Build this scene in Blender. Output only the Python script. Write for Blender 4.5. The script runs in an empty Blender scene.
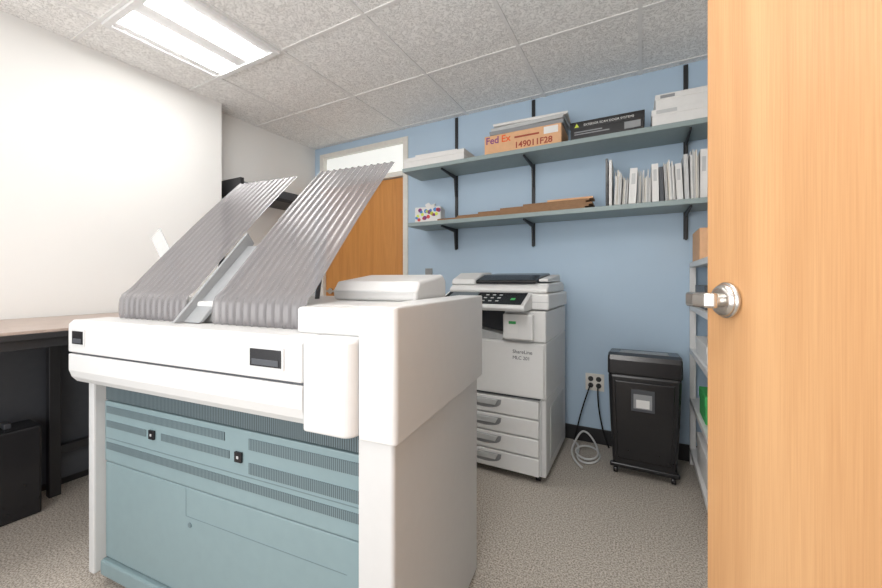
import bpy, bmesh, math, random
from mathutils import Vector, Matrix
random.seed(4)
C = bpy.context.scene.collection
sc = bpy.context.scene
# ------------------------------------------------------------ materials
def mat(name, col, rough=0.5, metal=0.0, var=0.04, scale=30.0, bump=0.0, alpha=1.0, emis=0.0, spec=0.5, trans=0.0):
    m = bpy.data.materials.new(name); m.use_nodes = True
    nt = m.node_tree; b = nt.nodes['Principled BSDF']
    tc = nt.nodes.new('ShaderNodeTexCoord')
    n = nt.nodes.new('ShaderNodeTexNoise'); n.inputs['Scale'].default_value = scale; n.inputs['Detail'].default_value = 3
    nt.links.new(tc.outputs['Object'], n.inputs['Vector'])
    r = nt.nodes.new('ShaderNodeValToRGB')
    r.color_ramp.elements[0].position = .3; r.color_ramp.elements[1].position = .7
    r.color_ramp.elements[0].color = (*[max(0, c*(1-var)) for c in col], 1)
    r.color_ramp.elements[1].color = (*[min(1, c*(1+var)) for c in col], 1)
    nt.links.new(n.outputs['Fac'], r.inputs['Fac'])
    nt.links.new(r.outputs['Color'], b.inputs['Base Color'])
    b.inputs['Roughness'].default_value = rough; b.inputs['Metallic'].default_value = metal
    b.inputs['Alpha'].default_value = alpha
    b.inputs['Specular IOR Level'].default_value = spec
    b.inputs['Transmission Weight'].default_value = trans
    if emis:
        b.inputs['Emission Color'].default_value = (*col, 1); b.inputs['Emission Strength'].default_value = emis
    return m

def ceiling_mat():
    m = mat('ceiling_tile', (.62, .61, .59), .95, scale=9, var=.05)
    nt = m.node_tree; b = nt.nodes['Principled BSDF']
    tc = nt.nodes.new('ShaderNodeTexCoord')
    n = nt.nodes.new('ShaderNodeTexNoise'); n.inputs['Scale'].default_value = 27; n.inputs['Detail'].default_value = 2.0
    n.inputs['Roughness'].default_value = .55; n.inputs['Distortion'].default_value = 2.6
    nt.links.new(tc.outputs['Object'], n.inputs['Vector'])
    r = nt.nodes.new('ShaderNodeValToRGB'); e = r.color_ramp.elements
    e[0].position = .40; e[0].color = (.90, .895, .88, 1)
    e[1].position = .60; e[1].color = (.93, .925, .91, 1)
    k = e.new(.47); k.color = (.60, .595, .58, 1)
    k = e.new(.52); k.color = (.91, .905, .89, 1)
    nt.links.new(n.outputs['Fac'], r.inputs['Fac']); nt.links.new(r.outputs['Color'], b.inputs['Base Color'])
    bp = nt.nodes.new('ShaderNodeBump'); bp.inputs['Strength'].default_value = .5; bp.inputs['Distance'].default_value = .007
    nt.links.new(r.outputs['Color'], bp.inputs['Height']); nt.links.new(bp.outputs['Normal'], b.inputs['Normal'])
    return m

def floor_mat():
    m = mat('speckled_carpet', (.5, .47, .42), .95)
    nt = m.node_tree; b = nt.nodes['Principled BSDF']
    tc = nt.nodes.new('ShaderNodeTexCoord')
    n = nt.nodes.new('ShaderNodeTexNoise'); n.inputs['Scale'].default_value = 150; n.inputs['Detail'].default_value = 2; n.inputs['Roughness'].default_value = .7
    nt.links.new(tc.outputs['Object'], n.inputs['Vector'])
    r = nt.nodes.new('ShaderNodeValToRGB')
    e = r.color_ramp.elements
    e[0].position = .34; e[0].color = (.19, .165, .14, 1)
    e[1].position = .64; e[1].color = (.60, .55, .48, 1)
    k = e.new(.48); k.color = (.39, .35, .305, 1)
    nt.links.new(n.outputs['Fac'], r.inputs['Fac']); nt.links.new(r.outputs['Color'], b.inputs['Base Color'])
    bp = nt.nodes.new('ShaderNodeBump'); bp.inputs['Strength'].default_value = .25; bp.inputs['Distance'].default_value = .002
    nt.links.new(n.outputs['Fac'], bp.inputs['Height']); nt.links.new(bp.outputs['Normal'], b.inputs['Normal'])
    return m

def wood_mat(name, c1, c2, rough=.4, sx=9.0, sz=.55, cyc=7, wide=.25):
    m = mat(name, c1, rough)
    nt = m.node_tree; b = nt.nodes['Principled BSDF']
    tc = nt.nodes.new('ShaderNodeTexCoord')
    mp = nt.nodes.new('ShaderNodeMapping'); mp.inputs['Scale'].default_value = (sx, sx, sz)
    nt.links.new(tc.outputs['Object'], mp.inputs['Vector'])
    n = nt.nodes.new('ShaderNodeTexNoise'); n.inputs['Scale'].default_value = 1.0; n.inputs['Detail'].default_value = 2; n.inputs['Distortion'].default_value = .8
    nt.links.new(mp.outputs['Vector'], n.inputs['Vector'])
    mul = nt.nodes.new('ShaderNodeMath'); mul.operation = 'MULTIPLY'; mul.inputs[1].default_value = cyc
    fr = nt.nodes.new('ShaderNodeMath'); fr.operation = 'PINGPONG'; fr.inputs[1].default_value = 1
    nt.links.new(n.outputs['Fac'], mul.inputs[0]); nt.links.new(mul.outputs[0], fr.inputs[0])
    mp2 = nt.nodes.new('ShaderNodeMapping'); mp2.inputs['Scale'].default_value = (420, 420, 7)
    nt.links.new(tc.outputs['Object'], mp2.inputs['Vector'])
    n2 = nt.nodes.new('ShaderNodeTexNoise'); n2.inputs['Scale'].default_value = 1; n2.inputs['Detail'].default_value = 4
    nt.links.new(mp2.outputs['Vector'], n2.inputs['Vector'])
    mx = nt.nodes.new('ShaderNodeMath'); mx.operation = 'MULTIPLY_ADD'; mx.inputs[1].default_value = wide
    nt.links.new(fr.outputs[0], mx.inputs[0])
    m3 = nt.nodes.new('ShaderNodeMath'); m3.operation = 'MULTIPLY'; m3.inputs[1].default_value = .75
    nt.links.new(n2.outputs['Fac'], m3.inputs[0]); nt.links.new(m3.outputs[0], mx.inputs[2])
    r = nt.nodes.new('ShaderNodeValToRGB')
    r.color_ramp.elements[0].position = .2; r.color_ramp.elements[0].color = (*c1, 1)
    r.color_ramp.elements[1].position = .75; r.color_ramp.elements[1].color = (*c2, 1)
    nt.links.new(mx.outputs[0], r.inputs['Fac']); nt.links.new(r.outputs['Color'], b.inputs['Base Color'])
    return m

def vent_mat(name, base, dark, scale=70):
    m = mat(name, base, .5)
    nt = m.node_tree; b = nt.nodes['Principled BSDF']
    tc = nt.nodes.new('ShaderNodeTexCoord')
    w = nt.nodes.new('ShaderNodeTexWave'); w.bands_direction = 'X'; w.inputs['Scale'].default_value = scale
    nt.links.new(tc.outputs['Object'], w.inputs['Vector'])
    r = nt.nodes.new('ShaderNodeValToRGB')
    r.color_ramp.elements[0].position = .40; r.color_ramp.elements[0].color = (*dark, 1)
    r.color_ramp.elements[1].position = .60; r.color_ramp.elements[1].color = (*base, 1)
    nt.links.new(w.outputs['Fac'], r.inputs['Fac']); nt.links.new(r.outputs['Color'], b.inputs['Base Color'])
    return m

WHITEW = mat('white_wall_paint', (.78, .775, .755), .85, scale=3, var=.01)
BLUEW = mat('blue_wall_paint', (.455, .585, .715), .85, scale=3, var=.015)
CEIL = ceiling_mat(); FLOOR = floor_mat()
GRID = mat('ceiling_grid_metal', (.78, .775, .765), .5)
DOORW = wood_mat('oak_door_veneer', (.47, .245, .105), (.60, .345, .165), .38, 5.0, .30, 8, .36)
DOORB = wood_mat('red_oak_veneer', (.50, .20, .045), (.66, .30, .08), .4)
TRIM = mat('cream_trim', (.74, .72, .67), .5)
BLACK = mat('black_plastic', (.014, .014, .016), .24)
BLACKM = mat('black_metal', (.02, .02, .022), .45)
DKGREY = mat('dark_grey_plastic', (.06, .065, .075), .4)
MGREY = mat('mid_grey_plastic', (.28, .29, .30), .4)
LGREY = mat('light_grey_plastic', (.52, .53, .53), .4)
WHITEP = mat('white_plastic', (.625, .625, .62), .38, var=.01)
WHITEP2 = mat('off_white_plastic', (.57, .575, .575), .42, var=.01)
BLUEP = mat('blue_grey_panel', (.205, .285, .305), .45, var=.02)
BLUEP2 = mat('dark_blue_grey_panel', (.125, .18, .20), .45, var=.02)
VENT = vent_mat('vent_slots', (.15, .21, .23), (.06, .085, .095), 50)
VENT2 = vent_mat('vent_slots_dark', (.12, .165, .185), (.035, .05, .055), 44)
SHELFM = mat('grey_green_laminate', (.27, .335, .335), .45, var=.03)
CHROME = mat('brushed_nickel', (.62, .60, .57), .27, 1.0)
TRAYM = mat('smoky_plastic', (.165, .158, .163), .2, alpha=.88, var=.02)
CLEARM = mat('clear_plastic', (.7, .72, .72), .2, alpha=.45)
CARD = mat('brown_cardboard', (.28, .16, .085), .85, var=.08)
CARDL = mat('kraft_cardboard', (.70, .41, .23), .8, var=.05)
PAPER = mat('white_paper', (.76, .755, .74), .7, var=.02)
CREAM = mat('cream_paper', (.70, .67, .60), .7, var=.02)
FRAMEW = mat('fixture_white', (.80, .80, .80), .4)
LENS = mat('fixture_lens', (1, .99, .97), .4, emis=15.0)
LENS0 = mat('fixture_reflector', (.82, .83, .84), .4)
TABLEW = wood_mat('table_laminate', (.36, .28, .24), (.45, .36, .31), .35)
ORANGE = mat('orange_ink', (.80, .12, .02), .6)
PURPLE = mat('purple_ink', (.22, .05, .20), .6)
BROWNI = mat('brown_ink', (.35, .06, .03), .6)
BLUEI = mat('blue_ink', (.08, .25, .6), .6)
YELI = mat('yellow_ink', (.65, .75, .08), .6)
REDI = mat('red_ink', (.65, .08, .08), .6)
GREEN = mat('green_ink', (.05, .38, .10), .6)
GLASSM = mat('glowing_frosted_glass', (.78, .80, .78), .25, emis=.45)  # transom glass brightened by its own emission, though it is no lamp
SCREEN = mat('screen_glass', (.16, .19, .21), .12)

# ------------------------------------------------------------ builders
class M:
    def __init__(s, *mats):
        s.bm = bmesh.new(); s.mats = mats
    def _fin(s, vs, faces, mi, mtx, smooth=False):
        if mtx is not None:
            for v in vs: v.co = mtx @ v.co
        for f in faces:
            f.material_index = mi; f.smooth = smooth
    def box(s, x0, x1, y0, y1, z0, z1, mi=0, mtx=None):
        vs = [s.bm.verts.new(p) for p in [(x0,y0,z0),(x1,y0,z0),(x1,y1,z0),(x0,y1,z0),(x0,y0,z1),(x1,y0,z1),(x1,y1,z1),(x0,y1,z1)]]
        fs = [s.bm.faces.new([vs[i] for i in q]) for q in [(0,3,2,1),(4,5,6,7),(0,1,5,4),(1,2,6,5),(2,3,7,6),(3,0,4,7)]]
        s._fin(vs, fs, mi, mtx); return s
    def prism(s, pts, axis, a0, a1, mi=0, mtx=None, smooth=False):
        def mk(p, a):
            return {'x': (a, p[0], p[1]), 'y': (p[0], a, p[1]), 'z': (p[0], p[1], a)}[axis]
        A = [s.bm.verts.new(mk(p, a0)) for p in pts]; B = [s.bm.verts.new(mk(p, a1)) for p in pts]
        n = len(pts); side = []
        for i in range(n):
            side.append(s.bm.faces.new([A[i], A[(i+1) % n], B[(i+1) % n], B[i]]))
        caps = [s.bm.faces.new(A[::-1]), s.bm.faces.new(B)]
        s._fin(A+B, side, mi, mtx, smooth); s._fin([], caps, mi, None)
        return s
    def cyl(s, c, r, h, axis='z', mi=0, seg=24, r2=None, mtx=None):
        if r2 is None: r2 = r
        def mk(a, rr, t):
            u, v = math.cos(a)*rr, math.sin(a)*rr
            return {'x': (c[0]+t, c[1]+u, c[2]+v), 'y': (c[0]+v, c[1]+t, c[2]+u), 'z': (c[0]+u, c[1]+v, c[2]+t)}[axis]
        A = [s.bm.verts.new(mk(2*math.pi*i/seg, r, -h/2)) for i in range(seg)]
        B = [s.bm.verts.new(mk(2*math.pi*i/seg, r2, h/2)) for i in range(seg)]
        side = [s.bm.faces.new([A[i], A[(i+1) % seg], B[(i+1) % seg], B[i]]) for i in range(seg)]
        caps = [s.bm.faces.new(A[::-1]), s.bm.faces.new(B)]
        s._fin(A+B, side, mi, mtx, True); s._fin([], caps, mi, None)
        return s
    def done(s, name, parent=None, bevel=.002, seg=2, label=None, cat=None, kind=None, group=None, loc=None, rz=0):
        bmesh.ops.recalc_face_normals(s.bm, faces=s.bm.faces[:])
        me = bpy.data.meshes.new(name); s.bm.to_mesh(me); s.bm.free()
        for m in s.mats: me.materials.append(m)
        o = bpy.data.objects.new(name, me); C.objects.link(o)
        if parent: o.parent = parent
        if loc: o.location = loc
        if rz: o.rotation_euler = (0, 0, rz)
        if bevel:
            b = o.modifiers.new('bevel', 'BEVEL'); b.width = bevel; b.segments = seg; b.limit_method = 'ANGLE'; b.angle_limit = math.radians(50)
        tag(o, label, cat, kind, group)
        return o
def tag(o, label=None, cat=None, kind=None, group=None):
    if label: o['label'] = label
    if cat: o['category'] = cat
    if kind: o['kind'] = kind
    if group: o['group'] = group
def empty(name, loc, rz=0, label=None, cat=None, group=None):
    o = bpy.data.objects.new(name, None); C.objects.link(o); o.location = loc; o.rotation_euler = (0, 0, rz)
    o.empty_display_size = .1; tag(o, label, cat, None, group); return o
def text(name, s, size, loc, rot, m, parent=None, depth=.0006, align='LEFT', sx=1.0, bold=0):
    cu = bpy.data.curves.new(name, 'FONT'); cu.body = s; cu.size = size; cu.extrude = depth; cu.align_x = align; cu.offset = bold
    t = bpy.data.objects.new(name+'_tmp', cu); C.objects.link(t)
    bpy.context.view_layer.update()
    me = bpy.data.meshes.new_from_object(t.evaluated_get(bpy.context.evaluated_depsgraph_get()))
    bpy.data.objects.remove(t)
    me.materials.clear(); me.materials.append(m)
    o = bpy.data.objects.new(name, me); C.objects.link(o); o.location = loc; o.rotation_euler = rot; o.scale = (sx, 1, 1)
    if parent: o.parent = parent
    return o
def tube(name, pts, r, m, parent=None, label=None, cat=None):
    cu = bpy.data.curves.new(name, 'CURVE'); cu.dimensions = '3D'; cu.bevel_depth = r; cu.bevel_resolution = 3; cu.use_fill_caps = True
    sp = cu.splines.new('NURBS'); sp.points.add(len(pts)-1)
    for i, p in enumerate(pts): sp.points[i].co = (*p, 1)
    sp.use_endpoint_u = True; sp.order_u = 4
    t = bpy.data.objects.new(name+'_tmp', cu); C.objects.link(t)
    bpy.context.view_layer.update()
    me = bpy.data.meshes.new_from_object(t.evaluated_get(bpy.context.evaluated_depsgraph_get()))
    bpy.data.objects.remove(t); me.materials.clear(); me.materials.append(m)
    for p in me.polygons: p.use_smooth = True
    o = bpy.data.objects.new(name, me); C.objects.link(o)
    if parent: o.parent = parent
    tag(o, label, cat); return o
R90 = math.radians(90)
# ------------------------------------------------------------ room shell
YB = 2.72; XL = -2.776; XL2 = -2.925; XR = .62; H = 2.44
M(FLOOR).box(-3.1, .8, -1.2, YB+.1, -.06, 0).done('floor', bevel=0, kind='structure')
ceil = M(CEIL).box(-3.1, .8, -1.2, YB+.1, H, H+.06).done('ceiling', bevel=0, kind='structure')
g = M(GRID)
for x in [-2.44, -1.83, -1.22, -.61, 0, .61]: g.box(x-.010, x+.010, -1.2, YB, H-.005, H)
for y in [-.99, -.38, .23, .84, 1.45, 2.06, 2.67]: g.box(-2.925, XR, y-.010, y+.010, H-.0045, H)
g.done('ceiling_grid', parent=ceil, bevel=0)
M(BLUEW).box(-3.05, -2.84, YB, YB+.12, 0, H).box(-1.80, XR+.1, YB, YB+.12, 0, H).box(-2.84, -1.80, YB, YB+.12, 2.36, H).done('wall_back', bevel=0, kind='structure')
M(WHITEW).box(XL-.35, XL, -1.2, 1.67, 0, H).box(XL2-.12, XL2, 1.67, YB, 0, H).done('wall_left', bevel=0, kind='structure')
M(WHITEW).box(XR, XR+.12, 0, YB, 0, H).done('wall_right', bevel=0, kind='structure')
M(BLACKM).box(-1.80, XR, YB-.012, YB, 0, .10).done('baseboard_back', bevel=.002, kind='structure')
M(BLACKM).box(XL, XL+.010, -1.2, 1.67, 0, .10).done('baseboard_left', bevel=.002, kind='structure')
M(TRIM).box(-2.85, -2.80, YB-.012, YB+.10, 0, 2.37).box(-1.84, -1.79, YB-.012, YB+.10, 0, 2.37).box(-2.80, -1.84, YB-.012, YB+.10, 2.33, 2.37).box(-2.80, -1.84, YB-.012, YB+.10, 2.03, 2.075).done('trim_1', bevel=.003, kind='structure')
d1 = M(DOORB).box(-2.795, -1.845, YB+.02, YB+.065, .01, 2.025).done('door_1', bevel=.002, kind='structure')
M(CHROME).cyl((-2.72, YB+.01, 1.0), .03, .02, 'y').box(-2.73, -2.60, YB-.04, YB-.02, .99, 1.01).cyl((-2.72, YB-.01, 1.0), .01, .05, 'y').done('door_lever', parent=d1)
M(GLASSM).box(-2.80, -1.84, YB+.04, YB+.05, 2.075, 2.33).done('window_1', bevel=0, kind='structure')
# near oak door
hx, hy = .44, .0; lx, ly = .095, .73
L = math.hypot(hx-lx, hy-ly); ang = math.atan2(hy-ly, hx-lx)
door = M(DOORW).box(0, L, 0, .044, .012, 2.10).done('door_2', bevel=.002, kind='structure', loc=(lx, ly, 0), rz=ang)
hz = 1.080
hd = M(CHROME)
hx0 = .049
hd.cyl((hx0, -.004, hz), .027, .008, 'y', seg=48).cyl((hx0, -.011, hz), .020, .008, 'y', seg=40, r2=.026)
hd.cyl((hx0, -.022, hz), .0105, .03, 'y', seg=28)
lv = [(hx0+.018, -.026), (hx0+.020, -.034), (hx0+.010, -.042), (hx0-.014, -.044), (hx0-.036, -.041), (hx0-.050, -.032), (hx0-.055, -.024), (hx0-.050, -.018), (hx0-.042, -.024), (hx0-.030, -.028), (hx0-.014, -.029), (hx0-.004, -.024)]
hd.prism(lv, 'z', hz-.011, hz+.011)
hd.cyl((hx0, .049, hz), .030, .010, 'y', seg=40).cyl((hx0, .065, hz), .0105, .04, 'y').box(hx0-.01, hx0+.11, .08, .095, hz-.01, hz+.01)
hd.done('door_handle', parent=door, bevel=.004, seg=4, label='brushed nickel lever handle with round rose')
M(CHROME).box(-.0015, .0, .010, .034, .95, 1.13).done('latch_plate', parent=door, bevel=0)
# ------------------------------------------------------------ ceiling fixtures
def troffer(x, y):
    e = empty('ceiling_light', (x, y, H-.006), 0, 'recessed square fluorescent troffer with two glowing lenses in tile ceiling', 'light fixture', 'recessed ceiling lights')
    w = .60
    M(FRAMEW).box(0, w, 0, .03, -.016, 0).box(0, w, w-.03, w, -.016, 0).box(0, .03, .03, w-.03, -.016, 0).box(w-.03, w, .03, w-.03, -.016, 0).done('frame', parent=e, bevel=.002)
    M(LENS0).box(.03, w-.03, .03, w-.03, -.006, 0).done('reflector', parent=e, bevel=0)
    for k in (0, 1):
        x0 = .085+k*.27
        M(LENS).box(x0, x0+.16, .035, w-.035, -.011, -.0062).done('lens', parent=e, bevel=.003)
troffer(-2.435, .845); troffer(-.605, -.375); troffer(-2.435, -.985); troffer(-.605, .235)  # only the first is in view; the others are added to brighten the room
# ------------------------------------------------------------ wall shelves
def shelf(z, x0):
    return M(SHELFM).box(x0, .45, 2.42, YB-.014, z-.03, z).done('wall_shelf', bevel=.003, label='grey-green laminate shelf board on the blue wall', cat='shelf', group='wall shelves')
ZT = 1.985; ZL = 1.555
s1 = shelf(ZT, -1.65); s2 = shelf(ZL, -1.60)
for X in (-1.317, -.69, .246):
    e = empty('shelf_rail', (X, YB, 0), 0, 'black slotted wall rail with shelf brackets on blue wall', 'shelf bracket', 'black shelf rails')
    M(BLACKM).box(-.012, .012, -.012, -.0005, 1.36, 2.43).done('slotted_rail', parent=e, bevel=.001)
    for z in (ZT-.031, ZL-.031):
        M(BLACKM).prism([(-.012, z), (-.27, z), (-.27, z-.012), (-.05, z-.03), (-.03, z-.17), (-.012, z-.17)], 'x', -.005, .005).done('bracket', parent=e, bevel=.001)
# ------------------------------------------------------------ things on upper shelf
def carton(name, x0, x1, y0, y1, z0, z1, m, label, rz=0, lid=None, cat='box'):
    w, d, h = x1-x0, y1-y0, z1-z0
    e = empty(name, ((x0+x1)/2, (y0+y1)/2, z0), rz, label, cat)
    M(m).box(-w/2, w/2, -d/2, d/2, 0, h).done('carton_body', parent=e, bevel=.003)
    if lid == 'flap':
        M(m).box(-w/2-.003, w/2+.003, -d/2-.003, d/2+.003, h*.62, h+.002).done('lid', parent=e, bevel=.003)
    if lid == 'seam':
        M(LGREY).box(-w/2, w/2, -.004, .004, h, h+.0008).done('tape', parent=e, bevel=0)
    return e
carton('flat_box', -1.64, -1.12, 2.43, 2.69, ZT, ZT+.075, PAPER, 'flat white cardboard box with lid on upper shelf', 0, 'flap')
carton('flat_box', -1.58, -1.22, 2.50, 2.68, ZT+.079, ZT+.115, PAPER, 'small flat white carton stacked on a white box', .06, 'seam')
fx = carton('shipping_box', -.96, -.44, 2.425, 2.68, ZT, ZT+.125, CARDL, 'tan courier shipping box with orange and purple lettering', 0, 'seam', cat='cardboard box')
text('lettering', 'Fed', .066, (-.25, -.1282, .068), (R90, 0, 0), PURPLE, fx, bold=.001)
text('lettering', 'Ex', .066, (-.138, -.1282, .068), (R90, 0, 0), ORANGE, fx, bold=.001)
text('lettering', '149011F28', .056, (-.045, -.1282, .012), (R90, 0, 0), BROWNI, fx, bold=.0012)
M(BROWNI).box(-.045, .12, -.1284, -.1276, .078, .090).done('printed_line', parent=fx, bevel=0)
M(PAPER).box(.15, .24, -.1284, -.1276, .07, .115).done('shipping_label', parent=fx, bevel=0)
for i, (a, zz, m, th) in enumerate([(.03, .128, MGREY, .026), (-.04, .157, LGREY, .024), (.05, .184, PAPER, .016)]):
    e = empty('flat_carton', (-.68+.012*i, 2.55, ZT+zz), a, ['flat grey carton lying on the shipping box', 'thin light grey carton in a stack', 'thin white folder pack on top of cartons'][i], 'box')
    M(m).box(-.245, .245, -.115, .115, 0, th).done('carton_body', parent=e, bevel=.002)
    M(m).box(-.247, .247, -.117, -.114, th*.45, th).done('flap', parent=e, bevel=.001)
bb = carton('retail_box', -.385, .02, 2.43, 2.66, ZT, ZT+.105, BLACK, 'long glossy black retail carton with white print', 0, 'flap')
text('lettering', 'EXTERIOR SCAN DOOR SYSTEMS', .0185, (-.125, -.1190, .075), (R90, 0, 0), PAPER, bb)
M(YELI).cyl((-.165, -.1186, .080), .016, .002, 'y', seg=3).done('emblem', parent=bb, bevel=0)
M(MGREY).box(-.18, -.02, -.1165, -.1152, .040, .046).done('printed_line', parent=bb, bevel=0)
M(MGREY).box(-.18, .02, -.1165, -.1152, .026, .032).done('printed_line', parent=bb, bevel=0)
M(MGREY).box(.10, .185, -.1165, -.1152, .015, .055).done('printed_band', parent=bb, bevel=0)
b1 = carton('flat_box', .06, .40, 2.43, 2.69, ZT, ZT+.09, PAPER, 'flat white carton with lid on the upper shelf', 0, 'flap')
b2 = carton('flat_box', .075, .40, 2.44, 2.68, ZT+.094, ZT+.175, PAPER, 'white carton stacked on another white carton', .02, 'flap')
M(LGREY).box(-.15, -.05, -.1345, -.1330, .065, .085).done('printed_label', parent=b1, bevel=0)
M(MGREY).box(-.14, -.07, -.1245, -.1230, .058, .075).done('printed_label', parent=b2, bevel=0)
# ------------------------------------------------------------ things on lower shelf
tb = empty('tissue_box', (-1.46, 2.53, ZL), .2, 'white tissue box with colourful dots on lower shelf', 'tissue box')
M(PAPER).box(-.105, .105, -.06, .06, 0, .12).done('carton_body', parent=tb, bevel=.003)
dm = M(BLUEI, YELI, REDI, PURPLE)
for k in range(20):
    dm.cyl((-.09+.0095*k, -.061, .018+.085*random.random()), .011+.006*random.random(), .002, 'y', k % 4, 12)
dm.done('printed_dots', parent=tb, bevel=0)
M(PAPER).prism([(-.03, .12), (.03, .12), (.045, .155), (.01, .145), (-.01, .165), (-.04, .15)], 'y', -.01, .012).done('tissue', parent=tb, bevel=.002)
for i in range(6):
    z = ZL+.0135*i
    L0, L1 = -1.34+.16*i, -.30
    M(CARD, CARDL).box(L0, L1+.02*((i*7) % 3), 2.43+.01*i, 2.60, z, z+.0125, 1 if i == 5 else 0).done('cardboard_sheet', bevel=.001, label='long folded brown cardboard strip lying on lower shelf', cat='cardboard', group='cardboard strips on the lower shelf', rz=0)
files = [(.012, .29, BLACK, 0), (.016, .28, PAPER, 0), (.036, .20, PAPER, 1), (.028, .17, PAPER, 1), (.040, .21, PAPER, 0), (.020, .19, LGREY, 1), (.044, .18, PAPER, 1), (.034, .22, PAPER, 0),
         (.020, .20, DKGREY, 0), (.048, .22, PAPER, 1), (.032, .21, PAPER, 0), (.020, .25, LGREY, 0), (.036, .26, PAPER, 1), (.034, .27, PAPER, 0), (.018, .28, DKGREY, 0), (.028, .27, PAPER, 1)]
x = -.185
for k, (th, hgt, cover, opened) in enumerate(files):
    tilt = 0 if k < 2 else .05*math.sin(k*.5)
    if k == 2: x += .006
    lb = 'upright %s %s on the lower shelf' % ('black' if cover is BLACK else 'dark grey' if cover is DKGREY else 'white' if cover is PAPER else 'grey', 'folder bulging with loose papers' if opened else 'binder with closed spine')
    e = empty('file_folder' if opened else 'ring_binder', (x+th/2, 2.435+.03*random.random(), ZL+.001+abs(math.sin(tilt))*th/2), 0, lb, 'folder' if opened else 'binder', 'folders and binders on the lower shelf')
    e.rotation_euler = (0, tilt, 0)
    d = .18+.03*random.random()
    if opened:
        M(cover).box(-th/2, -th/2+.002, 0, d, 0, hgt).box(th/2-.002, th/2, 0, d, 0, hgt*.9).box(-th/2, th/2, d-.002, d, 0, hgt*.9).done('cover', parent=e, bevel=0)
        n = max(3, int(th/.008))
        pg = M(PAPER, LGREY, CREAM)
        for q in range(n):
            a = -th/2+.003+(th-.006)*q/n; wv = .0010*math.sin(q*2.1+k)
            hh = hgt+.015-.05*random.random(); f0 = .002+.02*random.random(); tt_ = (th-.006)/n-.0010
            pg.prism([(a, .004), (a+tt_, .004), (a+tt_+wv, hh*.5), (a+tt_, hh), (a, hh), (a+wv, hh*.5)], 'y', f0, d-.004, [0, 1, 0, 2][(q+k) % 4])
        pg.done('pages', parent=e, bevel=0)
    else:
        M(cover).box(-th/2, th/2, 0, .003, 0, hgt).box(-th/2, -th/2+.002, .003, d, 0, hgt).box(th/2-.002, th/2, .003, d, 0, hgt).done('cover', parent=e, bevel=.0008)
        M(PAPER).box(-th/2+.0025, th/2-.0025, .006, d-.006, .004, hgt-.012).done('pages', parent=e, bevel=0)
        if th > .02: M(LGREY if cover is PAPER else PAPER).box(-th/4, th/4, -.0008, -.0001, hgt*.55, hgt*.85).done('spine_label', parent=e, bevel=0)
    x += th+.0062
# ------------------------------------------------------------ outlet, switch
def outlet(name, X, Z, m, label, cat, sw=False):
    e = empty(name, (X, YB, Z), 0, label, cat)
    w = .037 if not sw else .035
    M(m).box(-w*(1.6 if not sw else 1), w*(1.6 if not sw else 1), -.006, -.0005, -.058, .058).done('cover_plate', parent=e, bevel=.002)
    if sw: M(MGREY).box(-.006, .006, -.014, -.006, -.012, .012).done('toggle', parent=e, bevel=.0005)
    else:
        for sx in (-.025, .025):
            for sz in (-.022, .022): M(BLACKM).cyl((sx, -.008, sz), .017, .005, 'y').done('socket', parent=e, bevel=.0005)
    return e
outlet('wall_outlet', -.273, .414, TRIM, 'four-socket wall outlet plate on blue wall', 'outlet')
outlet('light_switch', -1.58, 1.15, MGREY, 'grey toggle light switch plate on blue wall', 'light switch', True)
tube('power_cord', [(-.30, 2.70, .40), (-.30, 2.66, .39), (-.33, 2.66, .30), (-.37, 2.66, .15), (-.385, 2.66, .06), (-.40, 2.67, .008)], .005, BLACK, label='black power cord hanging from wall outlet', cat='cable')
tube('power_cord', [(-.25, 2.70, .40), (-.25, 2.65, .38), (-.245, 2.66, .25), (-.22, 2.67, .12), (-.20, 2.66, .05), (-.18, 2.66, .008)], .005, BLACK, label='black power cord running to the shredder', cat='cable')
tube('white_cable', [(-.40, 2.66, .010), (-.34, 2.60, .010), (-.37, 2.42, .010), (-.28, 2.34, .010), (-.20, 2.46, .010), (-.25, 2.62, .010), (-.34, 2.60, .022), (-.38, 2.48, .022), (-.30, 2.37, .022), (-.22, 2.44, .022), (-.24, 2.58, .03), (-.30, 2.68, .07), (-.35, 2.66, .10), (-.38, 2.6, .04), (-.40, 2.42, .010), (-.30, 2.30, .01)], .006, WHITEP, label='coiled white network cable on the floor', cat='cable')
# ------------------------------------------------------------ shredder
sh = empty('paper_shredder', (-.165, 2.335, 0), 0, 'black office paper shredder on casters under the outlet', 'paper shredder')
w, d = .365, .27
M(BLACK).prism([(.026, .045), (w-.026, .045), (w-.012, .30), (w-.001, .580), (.001, .580), (.012, .30)], 'y', .004, d-.008).done('bin', parent=sh, bevel=.022, seg=4)
M(BLACK).prism([(.0, .570), (d+.002, .570), (d+.002, .675), (.05, .69), (.012, .68), (.0, .655)], 'x', -.001, w+.001).done('cutting_head', parent=sh, bevel=.012, seg=4)
M(MGREY).prism([(.06, .6885), (.06, .6915), (.19, .6830), (.19, .6795)], 'x', .06, w-.06).done('feed_slot', parent=sh, bevel=.001)
fp = M(BLACK).prism([(.052, .10), (w-.052, .10), (w-.035, .54), (.035, .54)], 'y', -.006, .006).done('front_panel', parent=sh, bevel=.008, seg=3)
M(DKGREY).box(.120, .235, -.0085, -.0065, .38, .50).done('window_surround', parent=sh, bevel=.002)
M(MGREY, PAPER).box(.132, .222, -.0095, -.0086, .395, .475).box(.145, .21, -.0105, -.0096, .40, .445, 1).done('window', parent=sh, bevel=.0004)
M(BLACK).box(.012, w-.012, -.004, .02, .045, .07).done('kick_plate', parent=sh, bevel=.006)
for cx in (.04, w-.04):
    for cy in (.035, d-.035):
        M(BLACK).cyl((cx, cy, .022), .022, .022, 'x').box(cx-.008, cx+.008, cy-.01, cy+.01, .03, .047).done('caster', parent=sh, bevel=.002)
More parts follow.
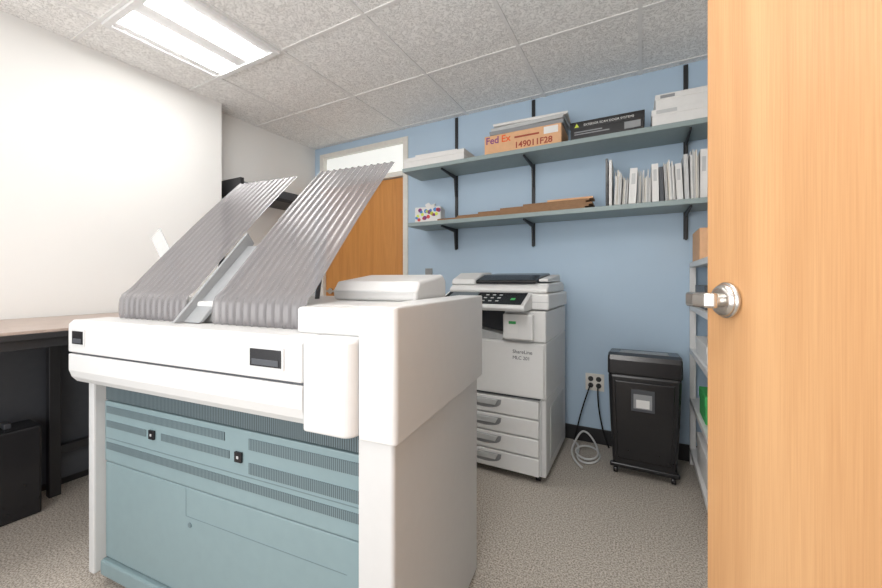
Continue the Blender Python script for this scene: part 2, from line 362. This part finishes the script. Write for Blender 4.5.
# ------------------------------------------------------------ copier
cp = empty('photocopier', (-1.045, 2.0, 0), 0, 'white floor-standing office photocopier with paper drawers and feeder', 'photocopier')
W = .60; D = .60
CW = mat('copier_white', (.72, .72, .71), .38, var=.01)
CW2 = mat('copier_off_white', (.66, .665, .66), .42, var=.01)
M(CW2).box(0, W, .02, D, .04, .46).box(.0, W, .02, D, .46, .77).done('body', parent=cp, bevel=.008)
for i in range(4):
    z0 = .045+i*.103
    dr = M(CW).box(.01, W-.035, 0, .02, z0, z0+.096).done('paper_drawer', parent=cp, bevel=.006, seg=3)
    hb = M(MGREY, LGREY)
    arc = [(.255+.10*math.cos(a), z0+.080-.054*math.sin(a)**.6) for a in [math.pi*q/12 for q in range(13)]]
    hb.prism(arc, 'y', -.0015, .0, 0)
    hb.prism([(.175, z0+.078), (.335, z0+.078), (.32, z0+.048), (.19, z0+.048)], 'y', -.010, -.0015, 1)
    hb.done('handle', parent=dr, bevel=.001)
M(LGREY).box(W-.030, W-.022, .012, .02, .05, .455).done('level_gauge', parent=cp, bevel=.001)
M(CW).box(.01, W-.008, 0, .02, .467, .765).done('front_door', parent=cp, bevel=.008, seg=3)
M(DKGREY).box(.02, W-.03, .005, .02, .4595, .4665).done('gap_line', parent=cp, bevel=0)
text('lettering', 'ShareLine', .028, (.42, -.0008, .705), (R90, 0, 0), DKGREY, cp)
text('lettering', 'MLC 201', .026, (.42, -.0008, .672), (R90, 0, 0), DKGREY, cp)
M(DKGREY).box(.0, .37, .12, D-.02, .77, .94).done('output_bay', parent=cp, bevel=.002)
M(LGREY).prism([(.01, .77), (.36, .77), (.36, .80), (.01, .86)], 'y', .02, .12).done('output_tray', parent=cp, bevel=.004)
M(CW).box(.37, W, .01, D, .77, .94).done('control_tower', parent=cp, bevel=.008, seg=3)
M(CW).box(.375, W-.06, -.035, .009, .785, .925).done('stapler_cover', parent=cp, bevel=.008, seg=3)
M(PAPER, GREEN).box(.40, .46, -.0375, -.0352, .82, .89).box(.41, .45, -.0385, -.0376, .87, .885, 1).done('sticker', parent=cp, bevel=0)
M(CW).box(-.01, W+.01, .04, D, .945, 1.035).done('scanner_bed', parent=cp, bevel=.012, seg=3)
M(LGREY).box(-.008, W+.008, .038, .06, .985, .99).done('trim_line', parent=cp, bevel=0)
pn = M(CW2).prism([(-.12, .945), (-.13, .962), (-.12, .978), (.04, 1.040), (.04, .945)], 'x', .0, .52).done('control_panel', parent=cp, bevel=.006, seg=3)
mt = Matrix.Translation((0, -.12, .980)) @ Matrix.Rotation(math.atan2(.062, .16), 4, 'X')
M(BLACK).box(.02, .50, .004, .155, -.001, .003, 0, mt).done('key_pad', parent=pn, bevel=.001)
ts = M(SCREEN).box(.05, .22, .02, .145, .0032, .008, 0, mt).done('touch_screen', parent=pn, bevel=.001)
for bx in (.27, .31, .35):
    for by in (.03, .07, .11):
        M(LGREY).box(bx, bx+.018, by, by+.012, .0032, .005, 0, mt).done('button', parent=pn, bevel=.001)
M(GREEN).box(.43, .455, .05, .075, .0032, .007, 0, mt).done('button', parent=pn, bevel=.002)
M(CW).prism([(.05, 1.037), (.05, 1.06), (.10, 1.090), (.50, 1.100), (.56, 1.080), (.56, 1.037)], 'x', .0, W).done('document_feeder', parent=cp, bevel=.014, seg=4)
M(BLACK).prism([(.075, 1.088), (.075, 1.108), (.20, 1.14), (.45, 1.155), (.50, 1.10)], 'x', .165, .53).done('feeder_tray', parent=cp, bevel=.008)
M(CW2).prism([(.07, 1.080), (.085, 1.115), (.20, 1.155), (.36, 1.160), (.46, 1.125), (.48, 1.085)], 'x', .0, .163).done('feeder_cover', parent=cp, bevel=.014, seg=4)
M(CW).prism([(.12, 1.10), (.12, 1.115), (.45, 1.145), (.48, 1.10)], 'x', .535, .59).done('paper_fence', parent=cp, bevel=.006)
M(LGREY).box(W+.0, W+.004, .12, .5, .10, .40).done('side_cover', parent=cp, bevel=.003)
for cx in (.05, W-.05):
    for cy in (.06, D-.06):
        M(BLACK).cyl((cx, cy, .02), .02, .025, 'x').done('caster', parent=cp, bevel=.002)
# ------------------------------------------------------------ metal rack at right
rk = empty('storage_rack', (.264, 1.75, 0), 0, 'white metal shelving unit against the side wall', 'shelving unit')
for z in (.10, .40, .70, .96, 1.215):
    M(CW).box(0, .345, 0, .95, z-.03, z).done('shelf', parent=rk, bevel=.002)
for a in (0, .315):
    for b in (0, .92):
        M(CW).box(a, a+.03, b, b+.03, 0, 1.2).done('post', parent=rk, bevel=.001)
carton('cardboard_box', .275, .53, 2.36, 2.66, 1.216, 1.385, CARDL, 'small brown cardboard box on top of white rack', 0, 'seam', 'cardboard box')
carton('retail_box', .28, .48, 2.20, 2.40, .402, .54, GREEN, 'green retail carton on rack shelf', 0, 'flap')
carton('flat_box', .28, .52, 2.15, 2.55, .702, .79, PAPER, 'white carton on rack shelf', 0, 'flap')
carton('paper_ream_box', .28, .52, 2.1, 2.5, .102, .26, PAPER, 'white paper box on lowest rack shelf', 0, 'flap')
carton('retail_box', .28, .50, 2.2, 2.55, .962, 1.08, DKGREY, 'dark grey carton on rack shelf', 0, 'flap')
# ------------------------------------------------------------ table at left wall
tbz = .915
tt = empty('work_table', (XL+.012, -.6, 0), 0, 'tall work table with brown laminate top and black metal legs', 'table')
M(TABLEW).box(0, .70, 0, 2.1, tbz-.012, tbz).done('table_top', parent=tt, bevel=.002)
M(BLACKM).box(0, .70, 0, 2.1, tbz-.035, tbz-.0125).box(.03, .67, .03, 2.07, tbz-.075, tbz-.0355).done('apron', parent=tt, bevel=.002)
for a, b in ((.05, .05), (.60, .05), (.05, 1.98), (.60, 1.98), (.08, 1.31)):
    M(BLACKM).box(a, a+.045, b, b+.045, 0.0, tbz-.076).done('leg', parent=tt, bevel=.003)
M(DKGREY).box(.02, .04, .15, 2.0, .05, tbz-.076).done('modesty_panel', parent=tt, bevel=.001)
M(BLACKM).box(.05, .09, 1.36, 1.97, .20, .24).done('stretcher', parent=tt, bevel=.002)
ub = empty('equipment_case', (-2.60, .555, 0), 0, 'black equipment case standing under the work table', 'case')
M(BLACK).box(-.08, .08, -.10, .10, 0, .42).done('case_body', parent=ub, bevel=.010)
M(DKGREY).box(-.03, .03, -.012, .012, .42, .445).done('case_handle', parent=ub, bevel=.004)
# ------------------------------------------------------------ black rack on recess wall
br = empty('wall_rack', (XL2, 1.72, 0), 0, 'black metal drawing rack mounted on white wall', 'rack')
M(BLACKM).box(.001, .30, 0, .80, 1.76, 1.79).box(.001, .30, 0, .03, 1.79, 1.88).box(.001, .30, .77, .80, 1.79, 1.88).done('rack_frame', parent=br, bevel=.003)
M(DKGREY).box(.02, .28, .04, .76, 1.792, 1.86).done('rack_tray', parent=br, bevel=.008)
for y in (.05, .70):
    M(BLACKM).box(.001, .02, y, y+.05, 1.40, 1.76).done('wall_bracket', parent=br, bevel=.002)
# ------------------------------------------------------------ wide format printer
P = empty('wide_format_printer', (-1.742, .515, 0), math.radians(5.8), 'large white and blue-grey wide-format printer with smoky ribbed trays', 'printer')
SO = 1.27
M(WHITEP2).box(.015, 1.172, .05, .62, .765, .970).done('body', parent=P, bevel=.004)
M(WHITEP).box(.05, 1.173, .135, .64, .971, 1.040).box(.962, 1.173, .060, .1349, .971, 1.040).done('top_deck', parent=P, bevel=.010, seg=4)
fc = M(WHITEP).prism([(.0, .862), (.0, .957), (.014, .972), (.12, .972), (.12, .862)], 'x', .0, 1.0365).done('front_cover', parent=P, bevel=.005, seg=3)
M(WHITEP).prism([(.0, .856), (.0, .800), (.008, .775), (.022, .757), (.045, .747), (.10, .745), (.10, .856)], 'x', .002, 1.0365).done('front_lip', parent=P, bevel=.003, seg=3)
M(DKGREY).box(.01, 1.035, .007, .09, .8562, .8618).done('paper_slot', parent=P, bevel=0)
pts = [(1.0375, .0)]
R = .032
for q in range(9):
    a = -math.pi/2+q*math.pi/16
    pts.append((1.180-R+R*math.cos(a), R+R*math.sin(a)))
pts += [(1.180, .12), (1.0375, .12)]
M(WHITEP).prism(pts, 'z', .748, .972).done('end_cap', parent=P, bevel=.008, seg=5)
for s0, s1 in ((.035, .100), (.870, .975)):
    h = M(WHITEP2).box(s0-.007, s1+.007, -.003, .0, .887, .943).done('grip_frame', parent=fc, bevel=.0015, seg=3)
    M(BLACK, DKGREY).box(s0, s1, -.0045, -.0028, .893, .937).box(s0+.008, s1-.008, -.0062, -.0044, .897, .912, 1).done('grip', parent=h, bevel=.0008)
def rounded_panel(name, x0, x1, y0, y1, z0, z1, r, m, bev):
    p = [(x0, y0)]
    for q in range(9):
        a = -math.pi/2+q*math.pi/16
        p.append((x1-r+r*math.cos(a), y0+r+r*math.sin(a)))
    p += [(x1, y1), (x0, y1)]
    return M(m).prism(p, 'z', z0, z1).done(name, parent=P, bevel=bev, seg=4)
rounded_panel('side_panel_upper', 1.181, SO+.010, .022, .70, .742, 1.050, .014, WHITEP, .005)
rounded_panel('side_panel_lower', 1.176, SO, .030, .66, .02, .7415, .010, WHITEP2, .003)
M(WHITEP2).box(.0, .035, .055, .62, .06, .744).done('side_panel_lower', parent=P, bevel=.006)
M(BLUEP2).box(.036, 1.174, .115, .60, .10, .744).done('lower_cabinet', parent=P, bevel=.002)
o = -.028
M(VENT2).box(.037, 1.174, .118+o, .139+o, .676, .742).done('top_grille', parent=P, bevel=.001)
up = M(BLUEP).box(.037, 1.174, .115+o, .139+o, .455, .672).done('vent_panel', parent=P, bevel=.003)
for s0, s1, z0, z1 in ((.05, .66, .630, .655), (.76, 1.165, .620, .652), (.05, .28, .580, .603), (.36, .68, .580, .603), (.76, 1.165, .550, .582), (.05, 1.165, .500, .525)):
    M(VENT).box(s0, s1, .1130+o, .1152+o, z0, z1).done('vent_grille', parent=up, bevel=0)
M(BLUEP2).box(.045, 1.168, .1143+o, .1152+o, .538, .5405).done('panel_crease', parent=up, bevel=0)
for s0 in (.302, .707):
    M(BLACK, LGREY).box(s0, s0+.028, .108+o, .1145+o, .578, .608).box(s0+.010, s0+.018, .1065+o, .1082+o, .589, .597, 1).done('latch', parent=up, bevel=.001)
dd = M(BLUEP).box(.037, 1.174, .117+o, .139+o, .105, .451).done('access_door', parent=P, bevel=.004, seg=3)
for b0 in ((.480, .4815, .36, .45), (.480, 1.10, .359, .3603)):
    M(BLUEP2).box(b0[0], b0[1], .1163+o, .1172+o, b0[2], b0[3]).done('door_seam', parent=dd, bevel=0)
M(BLUEP2).cyl((.50, .116+o, .335), .008, .003, 'y').done('lock', parent=dd, bevel=.0005)
M(BLUEP).box(.03, 1.16, .075, .60, .045, .10).done('plinth', parent=P, bevel=.006)
for a in (.06, 1.22):
    for b in (.15, .60):
        M(BLACK, MGREY).cyl((a, b, .011 if a > 1 else .021), .010 if a > 1 else .021, .025, 'x').box(a-.02, a+.02, b-.02, b+.02, .018 if a > 1 else .035, .0195 if a > 1 else .046, 1).done('caster', parent=P, bevel=0)
M(WHITEP).prism([(.36, 1.041), (.355, 1.075), (.38, 1.105), (.58, 1.130), (.61, 1.11), (.61, 1.041)], 'x', .84, 1.165).done('scanner_lid', parent=P, bevel=.012, seg=4)
M(LGREY).box(.855, 1.155, .352, .357, 1.068, 1.072).done('seam', parent=P, bevel=0)
def tray(s0, s1, nr, tz):
    bm = bmesh.new(); nx = nr*10
    path = [(.110, .973), (.108, .985), (.108, 1.02), (.110, 1.040), (.118, 1.058), (.145, 1.080)]
    for i in range(1, 13):
        f = i/12; path.append((.145+.455*f, 1.080+(tz-1.080)*f+.010*math.sin(f*math.pi)))
    rows = []
    for j, (t, z) in enumerate(path):
        a = path[max(0, j-1)]; b = path[min(len(path)-1, j+1)]
        dt, dz = b[0]-a[0], b[1]-a[1]; l = math.hypot(dt, dz); n = (-dz/l, dt/l)
        row = []
        for i in range(nx+1):
            f = i/nx; ph = (f*nr) % 1.0
            h = .0048*(.5-.5*math.cos(2*math.pi*ph))**2
            row.append(bm.verts.new((s0+(s1-s0)*f, t+n[0]*h, z+n[1]*h)))
        rows.append(row)
    for j in range(len(rows)-1):
        for i in range(nx):
            bm.faces.new([rows[j][i], rows[j][i+1], rows[j+1][i+1], rows[j+1][i]]).smooth = True
    me = bpy.data.meshes.new('paper_tray'); bm.to_mesh(me); bm.free(); me.materials.append(TRAYM)
    ob = bpy.data.objects.new('paper_tray', me); C.objects.link(ob); ob.parent = P
    ob['label'] = 'smoky translucent ribbed paper tray'
    return ob
tray(.08, .45, 12, 1.575); tray(.575, .95, 12, 1.58)
M(MGREY).prism([(.09, .975), (.105, .975), (.35, 1.22), (.33, 1.24)], 'x', .453, .54).done('paper_guide', parent=P, bevel=.003)
M(MGREY, LGREY).prism([(.06, .975), (.10, .975), (.36, 1.25), (.33, 1.29)], 'x', .454, .466).done('guide_fin', parent=P, bevel=.003)
for s in (.20, .74):
    M(DKGREY).prism([(.38, 1.041), (.40, 1.041), (.46, 1.36), (.44, 1.36)], 'x', s, s+.006).done('tray_strut', parent=P, bevel=.001)
m2 = Matrix.Translation((-.01, .33, 1.26)) @ Matrix.Rotation(math.radians(-35), 4, 'Y')
M(CLEARM).box(-.035, .035, -.03, -.024, -.06, .06, 0, m2).box(-.035, .035, -.03, .03, -.06, -.055, 0, m2).done('paper_stop', parent=P, bevel=.001)
M(CLEARM).prism([(.02, 1.20), (.04, 1.20), (.09, 1.041), (.07, 1.041)], 'y', .31, .325).done('stop_arm', parent=P, bevel=.001)
# ------------------------------------------------------------ camera, light
cam = bpy.data.cameras.new('camera'); co = bpy.data.objects.new('camera', cam); C.objects.link(co)
cam.sensor_width = 36; cam.lens = 370/882*36; cam.shift_y = -14/882; cam.clip_start = .02
co.location = (0, 0, 1.11); co.rotation_euler = (R90, 0, math.radians(28.3))
sc.camera = co
def area(loc, target, sx, sy, p, col=(1, .985, .965)):
    l = bpy.data.lights.new('fill_lamp', 'AREA'); l.shape = 'RECTANGLE'; l.size = sx; l.size_y = sy; l.energy = p; l.color = col
    o = bpy.data.objects.new('fill_lamp', l); C.objects.link(o); o.location = loc
    o.rotation_euler = (Vector(target)-Vector(loc)).to_track_quat('-Z', 'Y').to_euler()
area((-.9, -1.0, 1.25), (-.5, 2.6, 2.45), 1.8, 1.2, 31)  # added fill light behind the camera, not a fixture of the room
wd = bpy.data.worlds.new('world'); sc.world = wd; wd.use_nodes = True
wd.node_tree.nodes['Background'].inputs[0].default_value = (.98, .98, 1, 1)
wd.node_tree.nodes['Background'].inputs[1].default_value = .8
sc.view_settings.view_transform = 'Standard'
sc.view_settings.exposure = 0.28
